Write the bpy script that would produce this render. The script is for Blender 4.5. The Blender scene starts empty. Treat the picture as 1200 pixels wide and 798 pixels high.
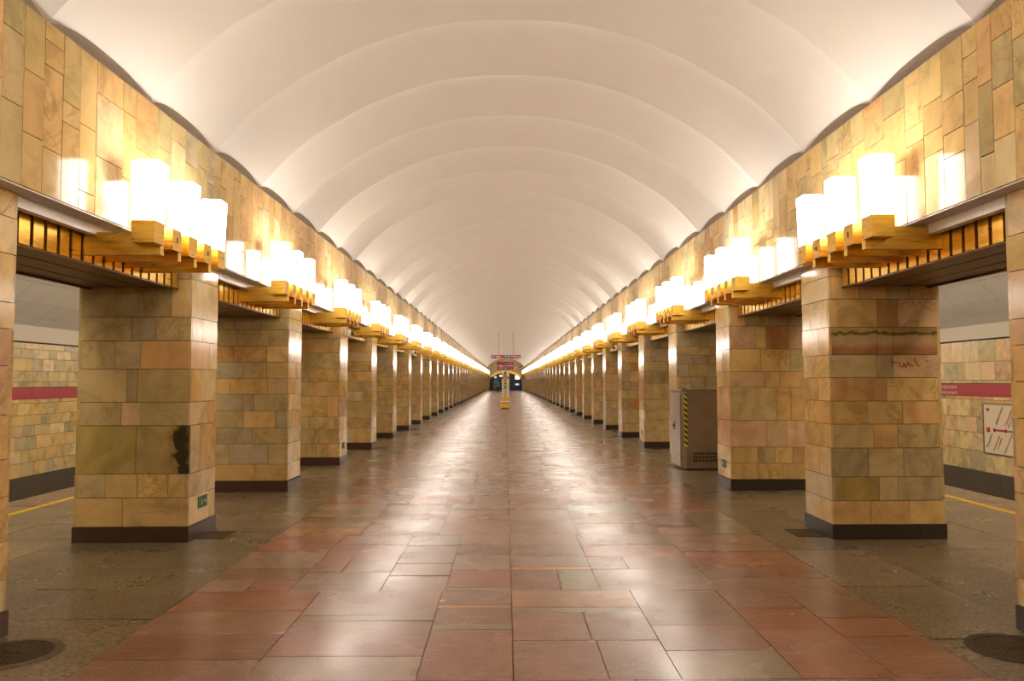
import bpy, math, random
from mathutils import Matrix, Vector
random.seed(11)
scene = bpy.context.scene
COL = scene.collection

# ------------------------------------------------------------------ camera
cam_d = bpy.data.cameras.new('camera')
cam_d.sensor_width = 36.0
cam_d.lens = 926.98 / 1200.0 * 36.0
cam_d.clip_end = 400
cam = bpy.data.objects.new('camera', cam_d)
COL.objects.link(cam)
_r = Vector((0.99996294, -0.00837944, -0.00197777))
_u = Vector((0.00154527, -0.05131066, 0.99868154))
_w = Vector((0.00846987, 0.99864759, 0.05129581))
cam.matrix_world = Matrix(((_r.x, _u.x, -_w.x, -0.0697), (_r.y, _u.y, -_w.y, 0.0),
                           (_r.z, _u.z, -_w.z, 1.7), (0, 0, 0, 1)))
scene.camera = cam

# ------------------------------------------------------------------ world, light levels, exposure
world = bpy.data.worlds.new('world')
scene.world = world
world.use_nodes = True
world.node_tree.nodes['Background'].inputs[0].default_value = (0.9, 0.8, 0.65, 1)
world.node_tree.nodes['Background'].inputs[1].default_value = 0.05
LAMP_STRENGTH = 5.4        # opal glass sides
LAMP_TOP = 18.0            # extra glow added on the unseen prism tops to brighten the vault
LAMP_COLOR = (1.0, 0.935, 0.85)
TUBE_WATTS = 22.0
TUBE_COLOR = (1.0, 0.86, 0.66)
scene.view_settings.view_transform = 'Standard'
scene.view_settings.look = 'None'
scene.view_settings.exposure = 1.50
scene.view_settings.gamma = 1.0
scene.view_settings.use_curve_mapping = False
scene.cycles.use_denoising = True
scene.cycles.sample_clamp_indirect = 6.0
scene.cycles.max_bounces = 10
scene.cycles.diffuse_bounces = 5

# ------------------------------------------------------------------ dimensions (metres)
W = 3.44            # nave face of the pillars
PW, PD = 1.209, 0.768
S, D1 = 3.83, 8.51  # bay length, front face of pillar 1
NB = 36             # last pillar index
YEND = 145.0
YBACK = -22.0
XT = 3.30           # face of the upper stone wall
ZS = 3.012          # underside of the upper wall
ZT = 4.25           # top of the upper wall
XTR = 10.2          # track wall
ORD = ['nearest', 'second', 'third', 'fourth', 'fifth', 'sixth', 'seventh', 'eighth', 'ninth', 'tenth', 'eleventh',
       'twelfth', 'thirteenth', 'fourteenth', 'fifteenth', 'sixteenth', 'seventeenth', 'eighteenth', 'nineteenth',
       'twentieth', 'twenty-first', 'twenty-second', 'twenty-third', 'twenty-fourth', 'twenty-fifth', 'twenty-sixth',
       'twenty-seventh', 'twenty-eighth', 'twenty-ninth', 'thirtieth', 'thirty-first', 'thirty-second', 'thirty-third',
       'thirty-fourth', 'thirty-fifth', 'thirty-sixth', 'thirty-seventh', 'thirty-eighth']
SIDE = {-1: 'left', 1: 'right'}

# ------------------------------------------------------------------ materials
def new_mat(name):
    m = bpy.data.materials.new(name)
    m.use_nodes = True
    nt = m.node_tree
    return m, nt, nt.nodes['Principled BSDF']

def node(nt, kind, **kw):
    n = nt.nodes.new(kind)
    for k, v in kw.items():
        if k in n.inputs: n.inputs[k].default_value = v
        else: setattr(n, k, v)
    return n

def ramp(nt, fac, stops):
    n = nt.nodes.new('ShaderNodeValToRGB')
    e = n.color_ramp.elements
    while len(e) < len(stops): e.new(0.5)
    for i, (p, c) in enumerate(stops):
        e[i].position = p
        e[i].color = (c, c, c, 1) if not hasattr(c, '__len__') else (*c, 1)
    nt.links.new(fac, n.inputs[0])
    return n.outputs[0]

def mix(nt, mode, fac, a, b):
    n = nt.nodes.new('ShaderNodeMix')
    n.data_type = 'RGBA'; n.blend_type = mode
    for sock, v in ((n.inputs[0], fac), (n.inputs[6], a), (n.inputs[7], b)):
        if isinstance(v, (int, float)): sock.default_value = v
        elif hasattr(v, '__len__'): sock.default_value = (*v, 1)
        else: nt.links.new(v, sock)
    return n.outputs[2]

def math_n(nt, op, a, b=0.0):
    n = nt.nodes.new('ShaderNodeMath'); n.operation = op
    for sock, v in ((n.inputs[0], a), (n.inputs[1], b)):
        if isinstance(v, (int, float)): sock.default_value = v
        else: nt.links.new(v, sock)
    return n.outputs[0]

def plain(name, col, rough=0.5, metal=0.0, noise=0.0, nscale=20.0, emit=None, spec=0.5):
    m, nt, b = new_mat(name)
    b.inputs['Roughness'].default_value = rough
    b.inputs['Metallic'].default_value = metal
    b.inputs['Specular IOR Level'].default_value = spec
    g = node(nt, 'ShaderNodeNewGeometry')
    nz = node(nt, 'ShaderNodeTexNoise', Scale=nscale, Detail=3.0)
    nt.links.new(g.outputs['Position'], nz.inputs['Vector'])
    v = ramp(nt, nz.outputs[0], [(0.3, 1 - noise), (0.7, 1 + noise)])
    nt.links.new(mix(nt, 'MULTIPLY', 1.0, col, v), b.inputs['Base Color'])
    if emit:
        b.inputs['Emission Color'].default_value = (*emit[0], 1)
        b.inputs['Emission Strength'].default_value = emit[1]
    return m

STONE_RAMP = [(0.0, (0.719, 0.510, 0.226)), (0.22, (0.603, 0.481, 0.244)), (0.4, (0.719, 0.534, 0.278)), (0.55, (0.534, 0.441, 0.267)),
              (0.7, (0.719, 0.464, 0.209)), (0.82, (0.696, 0.499, 0.290)), (0.92, (0.603, 0.360, 0.162)), (1.0, (0.766, 0.603, 0.360))]

def stone_mat(name, per_island=False, rough=(.09, .2), vein=(.36, .16, .045), dark=(.17, .13, .06), sat=1.0):
    m, nt, b = new_mat(name)
    g = node(nt, 'ShaderNodeNewGeometry')
    if per_island:
        rnd = g.outputs['Random Per Island']
        base = ramp(nt, rnd, STONE_RAMP)
    else:
        oi = node(nt, 'ShaderNodeObjectInfo')
        rnd = oi.outputs['Random']; base = oi.outputs['Color']
    off = node(nt, 'ShaderNodeVectorMath'); off.operation = 'ADD'
    comb = node(nt, 'ShaderNodeCombineXYZ')
    nt.links.new(math_n(nt, 'MULTIPLY', rnd, 91.0), comb.inputs[0])
    nt.links.new(math_n(nt, 'MULTIPLY', rnd, 57.0), comb.inputs[2])
    nt.links.new(g.outputs['Position'], off.inputs[0]); nt.links.new(comb.outputs[0], off.inputs[1])
    vec = off.outputs[0]
    # second random number
    r2 = math_n(nt, 'FRACT', math_n(nt, 'MULTIPLY', rnd, 17.31))
    r3 = math_n(nt, 'FRACT', math_n(nt, 'MULTIPLY', rnd, 41.77))
    n1 = node(nt, 'ShaderNodeTexNoise', Scale=1.8, Detail=6.0, Roughness=0.6, Distortion=1.6)
    nt.links.new(vec, n1.inputs['Vector'])
    c = mix(nt, 'MULTIPLY', 1.0, base, ramp(nt, n1.outputs[0], [(0.28, .70), (0.5, 1.0), (0.75, 1.18)]))
    # soft banding that runs through each slab
    wv = node(nt, 'ShaderNodeTexWave', Scale=1.1, Distortion=7.0, Detail=4.0)
    wv.inputs['Detail Scale'].default_value = 1.3
    nt.links.new(vec, wv.inputs['Vector'])
    c = mix(nt, 'MULTIPLY', math_n(nt, 'MULTIPLY', r2, .55), c, ramp(nt, wv.outputs[0], [(0.0, (.80, .68, .50)), (0.5, (1, 1, 1))]))
    # rusty veins on some slabs
    n2 = node(nt, 'ShaderNodeTexNoise', Scale=1.5, Detail=7.0, Roughness=0.65, Distortion=2.6)
    nt.links.new(vec, n2.inputs['Vector'])
    band = ramp(nt, n2.outputs[0], [(0.50, 0.0), (0.535, 1.0), (0.57, 0.0)])
    gate = ramp(nt, r3, [(0.40, 0.0), (0.95, 0.5)])
    c = mix(nt, 'MIX', math_n(nt, 'MULTIPLY', band, gate), c, vein)
    # dark mottles, rare
    n3 = node(nt, 'ShaderNodeTexNoise', Scale=4.0, Detail=6.0, Roughness=0.7)
    nt.links.new(vec, n3.inputs['Vector'])
    d = ramp(nt, n3.outputs[0], [(0.60, 0.0), (0.72, 1.0)])
    c = mix(nt, 'MIX', math_n(nt, 'MULTIPLY', d, ramp(nt, r2, [(0.70, 0.0), (0.95, .6)])), c, dark)
    c = mix(nt, 'MULTIPLY', 1.0, c, (1.0, .965, .86))
    nt.links.new(c, b.inputs['Base Color'])
    rr = ramp(nt, n1.outputs[0], [(0.3, rough[0]), (0.75, rough[1])])
    nt.links.new(rr, b.inputs['Roughness']); b.inputs['Specular IOR Level'].default_value = .24
    bump = node(nt, 'ShaderNodeBump', Strength=0.05, Distance=0.02)
    n4 = node(nt, 'ShaderNodeTexNoise', Scale=2.2, Detail=1.0)
    nt.links.new(vec, n4.inputs['Vector'])
    nt.links.new(n4.outputs[0], bump.inputs['Height'])
    nt.links.new(bump.outputs[0], b.inputs['Normal'])
    return m

def granite_mat(name, island_ramp=None, rough=(.20, .30), fleck=.25, fscale=55.0, streak=0.0):
    m, nt, b = new_mat(name)
    g = node(nt, 'ShaderNodeNewGeometry')
    if island_ramp:
        rnd = g.outputs['Random Per Island']; base = ramp(nt, rnd, island_ramp)
    else:
        oi = node(nt, 'ShaderNodeObjectInfo'); rnd = oi.outputs['Random']; base = oi.outputs['Color']
    comb = node(nt, 'ShaderNodeCombineXYZ')
    nt.links.new(math_n(nt, 'MULTIPLY', rnd, 83.0), comb.inputs[0])
    nt.links.new(math_n(nt, 'MULTIPLY', rnd, 29.0), comb.inputs[1])
    off = node(nt, 'ShaderNodeVectorMath'); off.operation = 'ADD'
    nt.links.new(g.outputs['Position'], off.inputs[0]); nt.links.new(comb.outputs[0], off.inputs[1])
    vec = off.outputs[0]
    n1 = node(nt, 'ShaderNodeTexNoise', Scale=1.7, Detail=5.0, Roughness=0.6, Distortion=.3)
    nt.links.new(vec, n1.inputs['Vector'])
    c = mix(nt, 'MULTIPLY', 1.0, base, ramp(nt, n1.outputs[0], [(0.2, .72), (0.8, 1.24)]))
    n2 = node(nt, 'ShaderNodeTexNoise', Scale=fscale, Detail=4.0, Roughness=0.7)
    nt.links.new(vec, n2.inputs['Vector'])
    c = mix(nt, 'MULTIPLY', 1.0, c, ramp(nt, n2.outputs[0], [(0.38, 1 - fleck), (0.62, 1 + fleck)]))
    # long pale fibres in the slabs
    mp = node(nt, 'ShaderNodeMapping'); mp.inputs['Scale'].default_value = (1.5, 16.0, 1.0)
    nt.links.new(vec, mp.inputs['Vector'])
    n3 = node(nt, 'ShaderNodeTexNoise', Scale=2.0, Detail=5.0, Distortion=.6)
    nt.links.new(mp.outputs[0], n3.inputs['Vector'])
    c = mix(nt, 'MIX', math_n(nt, 'MULTIPLY', ramp(nt, n3.outputs[0], [(0.57, 0.0), (0.72, 1.0)]), .28), c, (.52, .36, .22))
    nt.links.new(c, b.inputs['Base Color'])
    n5 = node(nt, 'ShaderNodeTexNoise', Scale=1.6, Detail=2.0)
    nt.links.new(vec, n5.inputs['Vector'])
    nt.links.new(ramp(nt, n5.outputs[0], [(0.3, rough[0]), (0.7, rough[1])]), b.inputs['Roughness'])
    bump = node(nt, 'ShaderNodeBump', Strength=0.06, Distance=0.01)
    n4 = node(nt, 'ShaderNodeTexNoise', Scale=3.0, Detail=1.0)
    nt.links.new(vec, n4.inputs['Vector'])
    nt.links.new(n4.outputs[0], bump.inputs['Height'])
    nt.links.new(bump.outputs[0], b.inputs['Normal'])
    return m

RED_RAMP = [(0.0, (.28, .14, .085)), (0.3, (.31, .175, .11)), (0.55, (.26, .15, .09)), (0.75, (.32, .15, .085)),
            (0.9, (.26, .19, .105)), (1.0, (.34, .21, .14))]
GREY_RAMP = [(0.0, (.215, .165, .095)), (0.5, (.25, .19, .115)), (1.0, (.185, .145, .085))]
M_STONE = stone_mat('polished_stone')
M_STONE_FAR = stone_mat('polished_stone_cladding', per_island=True)
def special_stone(name, stops, zscale, nscale, dist, mott=None):
    m, nt, b = new_mat(name)
    tc = node(nt, 'ShaderNodeTexCoord'); g = node(nt, 'ShaderNodeNewGeometry')
    sep = node(nt, 'ShaderNodeSeparateXYZ'); nt.links.new(tc.outputs['Generated'], sep.inputs[0])
    nz = node(nt, 'ShaderNodeTexNoise', Scale=nscale, Detail=8.0, Roughness=.7); nt.links.new(g.outputs['Position'], nz.inputs['Vector'])
    t = math_n(nt, 'ADD', math_n(nt, 'MULTIPLY', sep.outputs[zscale], 1.0), math_n(nt, 'MULTIPLY', math_n(nt, 'SUBTRACT', nz.outputs[0], .5), dist))
    n2 = node(nt, 'ShaderNodeTexNoise', Scale=3.0, Detail=5.0, Distortion=1.0); nt.links.new(g.outputs['Position'], n2.inputs['Vector'])
    c = mix(nt, 'MULTIPLY', 1.0, ramp(nt, t, stops), ramp(nt, n2.outputs[0], [(.3, .75), (.7, 1.15)]))
    nt.links.new(c, b.inputs['Base Color']); b.inputs['Roughness'].default_value = .22
    return m
M_BANDED = special_stone('banded_stone', [(.0, (.42, .20, .09)), (.25, (.50, .24, .11)), (.42, (.62, .40, .22)), (.68, (.62, .42, .17)), (.76, (.16, .13, .04)), (.80, (.13, .11, .035)), (.86, (.55, .36, .10)), (1.0, (.50, .33, .13))], 2, 9.0, .42)
M_BLACKVEIN = special_stone('black_veined_stone', [(.0, (.50, .37, .15)), (.55, (.52, .37, .14)), (.72, (.38, .26, .09)), (.77, (.06, .045, .02)), (.92, (.045, .035, .02)), (1.0, (.17, .12, .05))], 0, 4.5, .75)
M_TILE = stone_mat('track_wall_stone', rough=(.22, .4))
M_TILE_FAR = stone_mat('track_wall_stone_cladding', per_island=True, rough=(.22, .4))
M_RED = granite_mat('red_granite', fleck=.16)
M_RED_FAR = granite_mat('red_granite_paving', RED_RAMP, fleck=.16)
M_GREY = granite_mat('grey_granite', rough=(.24, .36), fleck=.55, fscale=30.0)
M_GREY_FAR = granite_mat('grey_granite_paving', GREY_RAMP, rough=(.24, .36), fleck=.55, fscale=30.0)
M_JOINT = plain('dark_joint', (.07, .045, .025), .9, noise=.2)
M_PLINTH_L = plain('red_brown_granite', (.085, .04, .028), .28, noise=.35, nscale=60)
M_PLINTH_R = plain('dark_brown_granite', (.05, .036, .026), .28, noise=.45, nscale=70)
M_PLINTH_T = plain('track_plinth_granite', (.11, .08, .055), .4, noise=.35, nscale=50)
M_PLASTER = plain('white_plaster', (.74, .685, .62), .45, noise=.015, nscale=3)
M_COVE = plain('shade_toned_plaster', (.34, .28, .22), .8, noise=.05)  # shade above the upper wall is put into this darker colour
M_SOFFIT = plain('beige_plaster', (.62, .56, .50), .6, noise=.04, nscale=6)
M_FASCIA = plain('white_fascia', (.82, .77, .70), .35, noise=.03, nscale=5)
M_PANEL = plain('grey_ceiling_panel', (.66, .61, .54), .6, noise=.04, nscale=3)
M_BAND = plain('pale_wall_band', (.68, .60, .50), .5, noise=.03)
M_LINTEL = plain('dark_bronze', (.16, .085, .03), .38, metal=.6, noise=.25, nscale=9)
M_STEEL = plain('brushed_steel', (.52, .46, .38), .30, metal=.85, noise=.12, nscale=6)
M_STEEL_DK = plain('steel_brown', (.30, .22, .14), .42, metal=.6, noise=.12, nscale=4)
M_DARK = plain('dark_metal', (.035, .03, .028), .45, metal=.5, noise=.2)
M_IRON = plain('cast_iron', (.085, .06, .038), .5, metal=.6, noise=.3, nscale=40)
M_IRON_LT = plain('worn_iron', (.20, .14, .08), .45, metal=.6, noise=.25, nscale=40)
M_REDP = plain('red_enamel', (.42, .022, .038), .4, noise=.06, nscale=8)
M_REDS = plain('bright_red_enamel', (.75, .03, .03), .4)
M_BLUE = plain('blue_enamel', (.10, .13, .38), .4)
M_WHITE = plain('white_enamel', (.85, .83, .78), .4)
M_BOARD = plain('cream_board', (.78, .64, .46), .4, noise=.02)
M_BLACK = plain('black_print', (.03, .025, .02), .5)
M_GREEN = plain('green_enamel', (.015, .13, .05), .4, noise=.1)
M_GREEN2 = plain('bright_green_enamel', (.01, .24, .09), .4)
M_LIME = plain('pale_green_print', (.40, .46, .22), .5)
M_YELLOW = plain('yellow_paint', (.72, .42, .03), .55, noise=.12, nscale=14)
M_HAZ = plain('hazard_yellow', (.62, .55, .02), .5)
M_PIT = plain('track_bed', (.03, .027, .024), .9, noise=.4, nscale=8)
M_GATE = plain('dark_gate', (.035, .032, .035), .4, noise=.2)
M_RED_BOARD = plain('dull_red_board', (.33, .065, .055), .5, noise=.05)
M_SCREEN = plain('lit_poster', (.3, .4, .5), .5, emit=((.45, .65, 1.0), .35))
M_LIT = plain('lit_panel', (.8, .8, .9), .5, emit=((.85, .88, 1.0), .8))
M_TEAL = plain('teal_cloth', (.06, .20, .27), .9)
M_CLOTH = plain('dark_cloth', (.03, .025, .025), .9)
M_SKIN = plain('skin', (.55, .27, .16), .6)
M_HAIR = plain('brown_hair', (.06, .03, .015), .8)
M_CREAM = plain('ivory_plastic', (.75, .66, .50), .35)
M_LAMP = plain('glowing_glass', (.9, .88, .84), .3, emit=(LAMP_COLOR, LAMP_STRENGTH))
M_TOP_GLOW = plain('added_top_glow', (.9, .88, .84), .3, emit=(LAMP_COLOR, LAMP_TOP))  # added glow for the upward faces, stronger than the glass sides

def bronze():
    m, nt, b = new_mat('brushed_bronze')
    b.inputs['Metallic'].default_value = .92
    g = node(nt, 'ShaderNodeNewGeometry')
    mp = node(nt, 'ShaderNodeMapping'); mp.inputs['Scale'].default_value = (3, 3, 22)
    nt.links.new(g.outputs['Position'], mp.inputs['Vector'])
    n1 = node(nt, 'ShaderNodeTexNoise', Scale=1.6, Detail=5.0, Distortion=.4)
    nt.links.new(mp.outputs[0], n1.inputs['Vector'])
    nt.links.new(ramp(nt, n1.outputs[0], [(0.3, (.58, .33, .045)), (0.7, (.80, .50, .085))]), b.inputs['Base Color'])
    nt.links.new(ramp(nt, n1.outputs[0], [(0.3, .26), (0.7, .42)]), b.inputs['Roughness'])
    return m
M_BRONZE = bronze()

# ------------------------------------------------------------------ geometry helpers
FACES = [(0, 3, 2, 1), (4, 5, 6, 7), (0, 1, 5, 4), (1, 2, 6, 5), (2, 3, 7, 6), (3, 0, 4, 7)]
def link(name, me, mats, parent=None, loc=(0, 0, 0)):
    o = bpy.data.objects.new(name, me)
    COL.objects.link(o)
    if mats is not None and len(me.materials) == 0:
        for m in (mats if isinstance(mats, (list, tuple)) else [mats]): me.materials.append(m)
    if parent is not None: o.parent = parent
    o.location = loc
    return o

def box_mesh(name, boxes):
    """boxes: (x0,x1,y0,y1,z0,z1[,material index])"""
    vs, fs, mi = [], [], []
    for bx in boxes:
        x0, x1, y0, y1, z0, z1 = bx[:6]
        n = len(vs)
        vs += [(x0, y0, z0), (x1, y0, z0), (x1, y1, z0), (x0, y1, z0), (x0, y0, z1), (x1, y0, z1), (x1, y1, z1), (x0, y1, z1)]
        fs += [tuple(i + n for i in f) for f in FACES]
        mi += [bx[6] if len(bx) > 6 else 0] * 6
    me = bpy.data.meshes.new(name)
    me.from_pydata(vs, [], fs)
    if any(mi): me.polygons.foreach_set('material_index', mi)
    me.update()
    return me

def boxes(name, bl, mats, parent=None, loc=(0, 0, 0)):
    bl = [(min(b[0], b[1]), max(b[0], b[1]), min(b[2], b[3]), max(b[2], b[3]), min(b[4], b[5]), max(b[4], b[5]), *b[6:]) for b in bl]
    return link(name, box_mesh(name, bl), mats, parent, loc)

def poly_mesh(name, vs, fs, mats, parent=None, loc=(0, 0, 0), smooth=False):
    me = bpy.data.meshes.new(name)
    me.from_pydata(vs, [], fs); me.update()
    if smooth: me.polygons.foreach_set('use_smooth', [True] * len(me.polygons))
    return link(name, me, mats, parent, loc)

def lathe(name, prof, mats, parent=None, loc=(0, 0, 0), n=32, axis='z'):
    vs, fs = [], []
    for (r, z) in prof:
        for k in range(n):
            a = 2 * math.pi * k / n
            p = (r * math.cos(a), r * math.sin(a), z)
            vs.append(p if axis == 'z' else ((p[2], p[0], p[1]) if axis == 'x' else (p[0], p[2], p[1])))
    for i in range(len(prof) - 1):
        for k in range(n):
            fs.append((i * n + k, i * n + (k + 1) % n, (i + 1) * n + (k + 1) % n, (i + 1) * n + k))
    return poly_mesh(name, vs, fs, mats, parent, loc)

def bevel_box(name, x0, x1, y0, y1, z0, z1, mat, parent=None, loc=(0, 0, 0), b=.004, seg=1):
    import bmesh
    bm = bmesh.new()
    bmesh.ops.create_cube(bm, size=1.0)
    for v in bm.verts:
        v.co = Vector(((x0 + x1) / 2 + v.co.x * (x1 - x0), (y0 + y1) / 2 + v.co.y * (y1 - y0), (z0 + z1) / 2 + v.co.z * (z1 - z0)))
    bmesh.ops.bevel(bm, geom=bm.edges[:], offset=b, segments=seg, affect='EDGES')
    me = bpy.data.meshes.new(name); bm.to_mesh(me); bm.free()
    return link(name, me, mat, parent, loc)

def thing(name, label, cat, loc=(0, 0, 0), group=None):
    o = bpy.data.objects.new(name, None)
    COL.objects.link(o); o.location = loc; o.empty_display_size = .1
    return tag(o, label, cat, group)

def tag(o, label, cat, group=None):
    o['label'] = label; o['category'] = cat
    if group: o['group'] = group
    return o

def structure(o):
    o['kind'] = 'structure'; return o
def stuff(o):
    o['kind'] = 'stuff'; return o

_unit = {}
def piece(name, mat, parent, c, d, color=None, tilt=0.0):
    """one stone / slab: a shared unit box scaled to size, its own object with its own colour"""
    key = (name, mat.name)
    if key not in _unit:
        me = box_mesh(name, [(-.5, .5, -.5, .5, -.5, .5)]); me.materials.append(mat); _unit[key] = me
    o = bpy.data.objects.new(name, _unit[key])
    COL.objects.link(o)
    if parent is not None: o.parent = parent
    o.location = c; o.scale = d
    if tilt:
        o.rotation_euler = (random.uniform(-tilt, tilt), random.uniform(-tilt, tilt), random.uniform(-tilt, tilt))
    if color: o.color = (*color, 1)
    return o

def jit(c, a=.10):
    k = 1 + random.uniform(-a, a)
    return tuple(min(.9, v * k * (1 + random.uniform(-.03, .03))) for v in c)

PAL = {'y': (0.719, 0.510, 0.226), 'k': (0.603, 0.481, 0.244), 'g': (0.545, 0.464, 0.302), 'o': (0.719, 0.458, 0.203), 'p': (0.719, 0.499, 0.302),
       'w': (0.766, 0.603, 0.360), 'r': (0.580, 0.313, 0.139), 'd': (.50, .37, .14), 's': (0.499, 0.412, 0.249), 'b': (0.580, 0.348, 0.151), 'v': (0.348, 0.232, 0.116)}

# ------------------------------------------------------------------ the setting: floor
floor = structure(boxes('floor', [(-7.1, 7.1, YBACK, YEND + 1.5, -.30, -.008)], M_JOINT))
XL, XR, SEAM = -2.60, 2.72, -.025
def cut(a, b, lo, hi, mn=.22):
    out = [a]
    while b - out[-1] > hi + mn: out.append(out[-1] + random.uniform(lo, hi))
    if b - out[-1] > hi: out.append((out[-1] + b) / 2)
    return out + [b]

def red_slabs(y0, y1, simple=False):
    """irregular paving: the strips change every few metres, the seam on the axis runs through"""
    res = []; y = y0
    while y < y1 - .01:
        ye = min(y1, y + random.uniform(1.5, 2.6))
        if y1 - ye < .8: ye = y1
        for a, b in ((XL, SEAM), (SEAM, XR)):
            xs = cut(a, b, .62, 1.05)
            for x0, x1 in zip(xs, xs[1:]):
                ys = cut(y, ye, .36, .95)
                for q0, q1 in zip(ys, ys[1:]):
                    t = random.random()
                    if t < .13 and q1 - q0 > .45:
                        m = q0 + random.uniform(.10, .2); res += [(x0, x1, q0, m), (x0, x1, m, q1)]
                    elif t < .26 and x1 - x0 > .7:
                        m = x0 + (x1 - x0) * random.uniform(.35, .65); res += [(x0, m, q0, q1), (m, x1, q0, q1)]
                    else: res.append((x0, x1, q0, q1))
        y = ye
    return res

def grey_slabs(y0, y1):
    res = []
    for a, b in ((-7.1, XL), (XR, 7.1)):
        xs = [a, a + .62 if a < 0 else a + .80]
        while b - xs[-1] > 1.5: xs.append(xs[-1] + random.uniform(.75, 1.1))
        xs.append(b)
        for x0, x1 in zip(xs, xs[1:]):
            y = y0 - random.uniform(0, .8)
            while y < y1:
                ye = y + random.uniform(.7, 1.5)
                res.append((x0, x1, max(y, y0), min(ye, y1))); y = ye
    return [r for r in res if r[3] - r[2] > .02]

REDS = [(.28, .135, .08), (.30, .16, .10), (.26, .15, .09), (.32, .135, .075), (.33, .20, .135), (.30, .175, .11)]
ODD = [(.25, .20, .105), (.40, .20, .09), (.27, .19, .11)]
GREYS = [(.215, .165, .095), (.25, .19, .115), (.185, .145, .085), (.225, .17, .10)]
def lay(name, mat, slabs, cols, gap, odd=None):
    for (x0, x1, y0, y1) in slabs:
        c = random.choice(cols)
        if odd and (random.random() < .10 or y1 - y0 < .2): c = random.choice(odd)
        piece(name, mat, floor, ((x0 + x1) / 2, (y0 + y1) / 2, -.016 + random.uniform(-.0012, .0012)),
              (x1 - x0 - gap, y1 - y0 - gap, .03), jit(c, .09), .0038)
YN = 13.6
_rs = red_slabs(2.6, YN); lay('paving_slab', M_RED, _rs, REDS, .006, ODD)
_gs = grey_slabs(2.6, 15.5); lay('granite_slab', M_GREY, _gs, GREYS, .005)
def lay_far(name, mat, slabs, gap):
    vs, fs = [], []
    for (x0, x1, y0, y1) in slabs:
        xc, yc = (x0 + x1) / 2, (y0 + y1) / 2
        a, b, dz = random.uniform(-.006, .006), random.uniform(-.006, .006), random.uniform(-.0012, .0012) - .002
        n = len(vs); g = gap / 2
        q = [(x0 + g, y0 + g), (x1 - g, y0 + g), (x1 - g, y1 - g), (x0 + g, y1 - g)]
        vs += [(x, y, -.04) for x, y in q] + [(x, y, dz + a * (x - xc) + b * (y - yc)) for x, y in q]
        fs += [tuple(k + n for k in f) for f in FACES]
    return stuff(poly_mesh(name, vs, fs, mat, floor))
lay_far('paving_slabs', M_RED_FAR, red_slabs(YBACK, 2.6) + red_slabs(YN, YEND + 1.4), .006)
lay_far('granite_slabs', M_GREY_FAR, grey_slabs(YBACK, 2.6) + grey_slabs(15.5, YEND + 1.4), .005)
for s in (-1, 1):
    stuff(boxes('safety_line', [(s * 6.39, s * 6.50, YBACK, 90, -.002, .0012)], M_YELLOW, floor))
    structure(boxes('floor', [(s * 7.1, s * 10.4, YBACK, YEND, -1.3, -1.15)], M_PIT))

# ------------------------------------------------------------------ the vault over the nave
PROF = [(0, 5.815), (.5, 5.80), (.95, 5.73), (1.39, 5.61), (1.87, 5.42), (2.27, 5.20), (2.66, 4.955), (2.98, 4.68), (3.33, 4.295), (3.50, 4.08), (3.66, 3.86)]
def prof_z(x):
    x = abs(x)
    P = PROF
    for i in range(len(P) - 1):
        if x <= P[i + 1][0] + 1e-6:
            x0, z0 = P[i]; x1, z1 = P[i + 1]; h = x1 - x0
            m0 = 0.0 if i == 0 else (P[i + 1][1] - P[i - 1][1]) / (P[i + 1][0] - P[i - 1][0])
            m1 = (P[i + 2][1] - P[i][1]) / (P[i + 2][0] - P[i][0]) if i + 2 < len(P) else (z1 - z0) / h
            t = (x - x0) / h
            return ((2 * t**3 - 3 * t**2 + 1) * z0 + (t**3 - 2 * t**2 + t) * h * m0 + (-2 * t**3 + 3 * t**2) * z1 + (t**3 - t**2) * h * m1)
    return P[-1][1]
def vault():
    xs = [3.66 * math.sin(math.pi / 2 * (-1 + 2 * i / 56.0)) for i in range(57)]
    base = []
    for x in xs:
        e = .01; sl = (prof_z(min(3.65, x + e)) - prof_z(max(-3.65, x - e))) / (2 * e)
        l = math.hypot(1, sl); base.append((x, prof_z(x), -sl / l, 1 / l))
    vs, fs = [], []; NR = 17; n = len(xs); pit, A = 1.627, .085
    y = 8.83 - pit * 20
    while y < YEND + .2:
        r0 = len(vs)
        for k in range(NR):
            t = .5 - .5 * math.cos(math.pi * k / (NR - 1)); b = A * (1 - abs(2 * t - 1) ** 3.0)
            vs += [(x + nx * b, y + t * pit, z + nz * b) for (x, z, nx, nz) in base]
        for k in range(NR - 1):
            for i in range(n - 1):
                fs.append((r0 + k * n + i, r0 + k * n + i + 1, r0 + (k + 1) * n + i + 1, r0 + (k + 1) * n + i))
        y += pit
    return structure(poly_mesh('ceiling', vs, fs, M_PLASTER, smooth=True))
vault()

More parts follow.
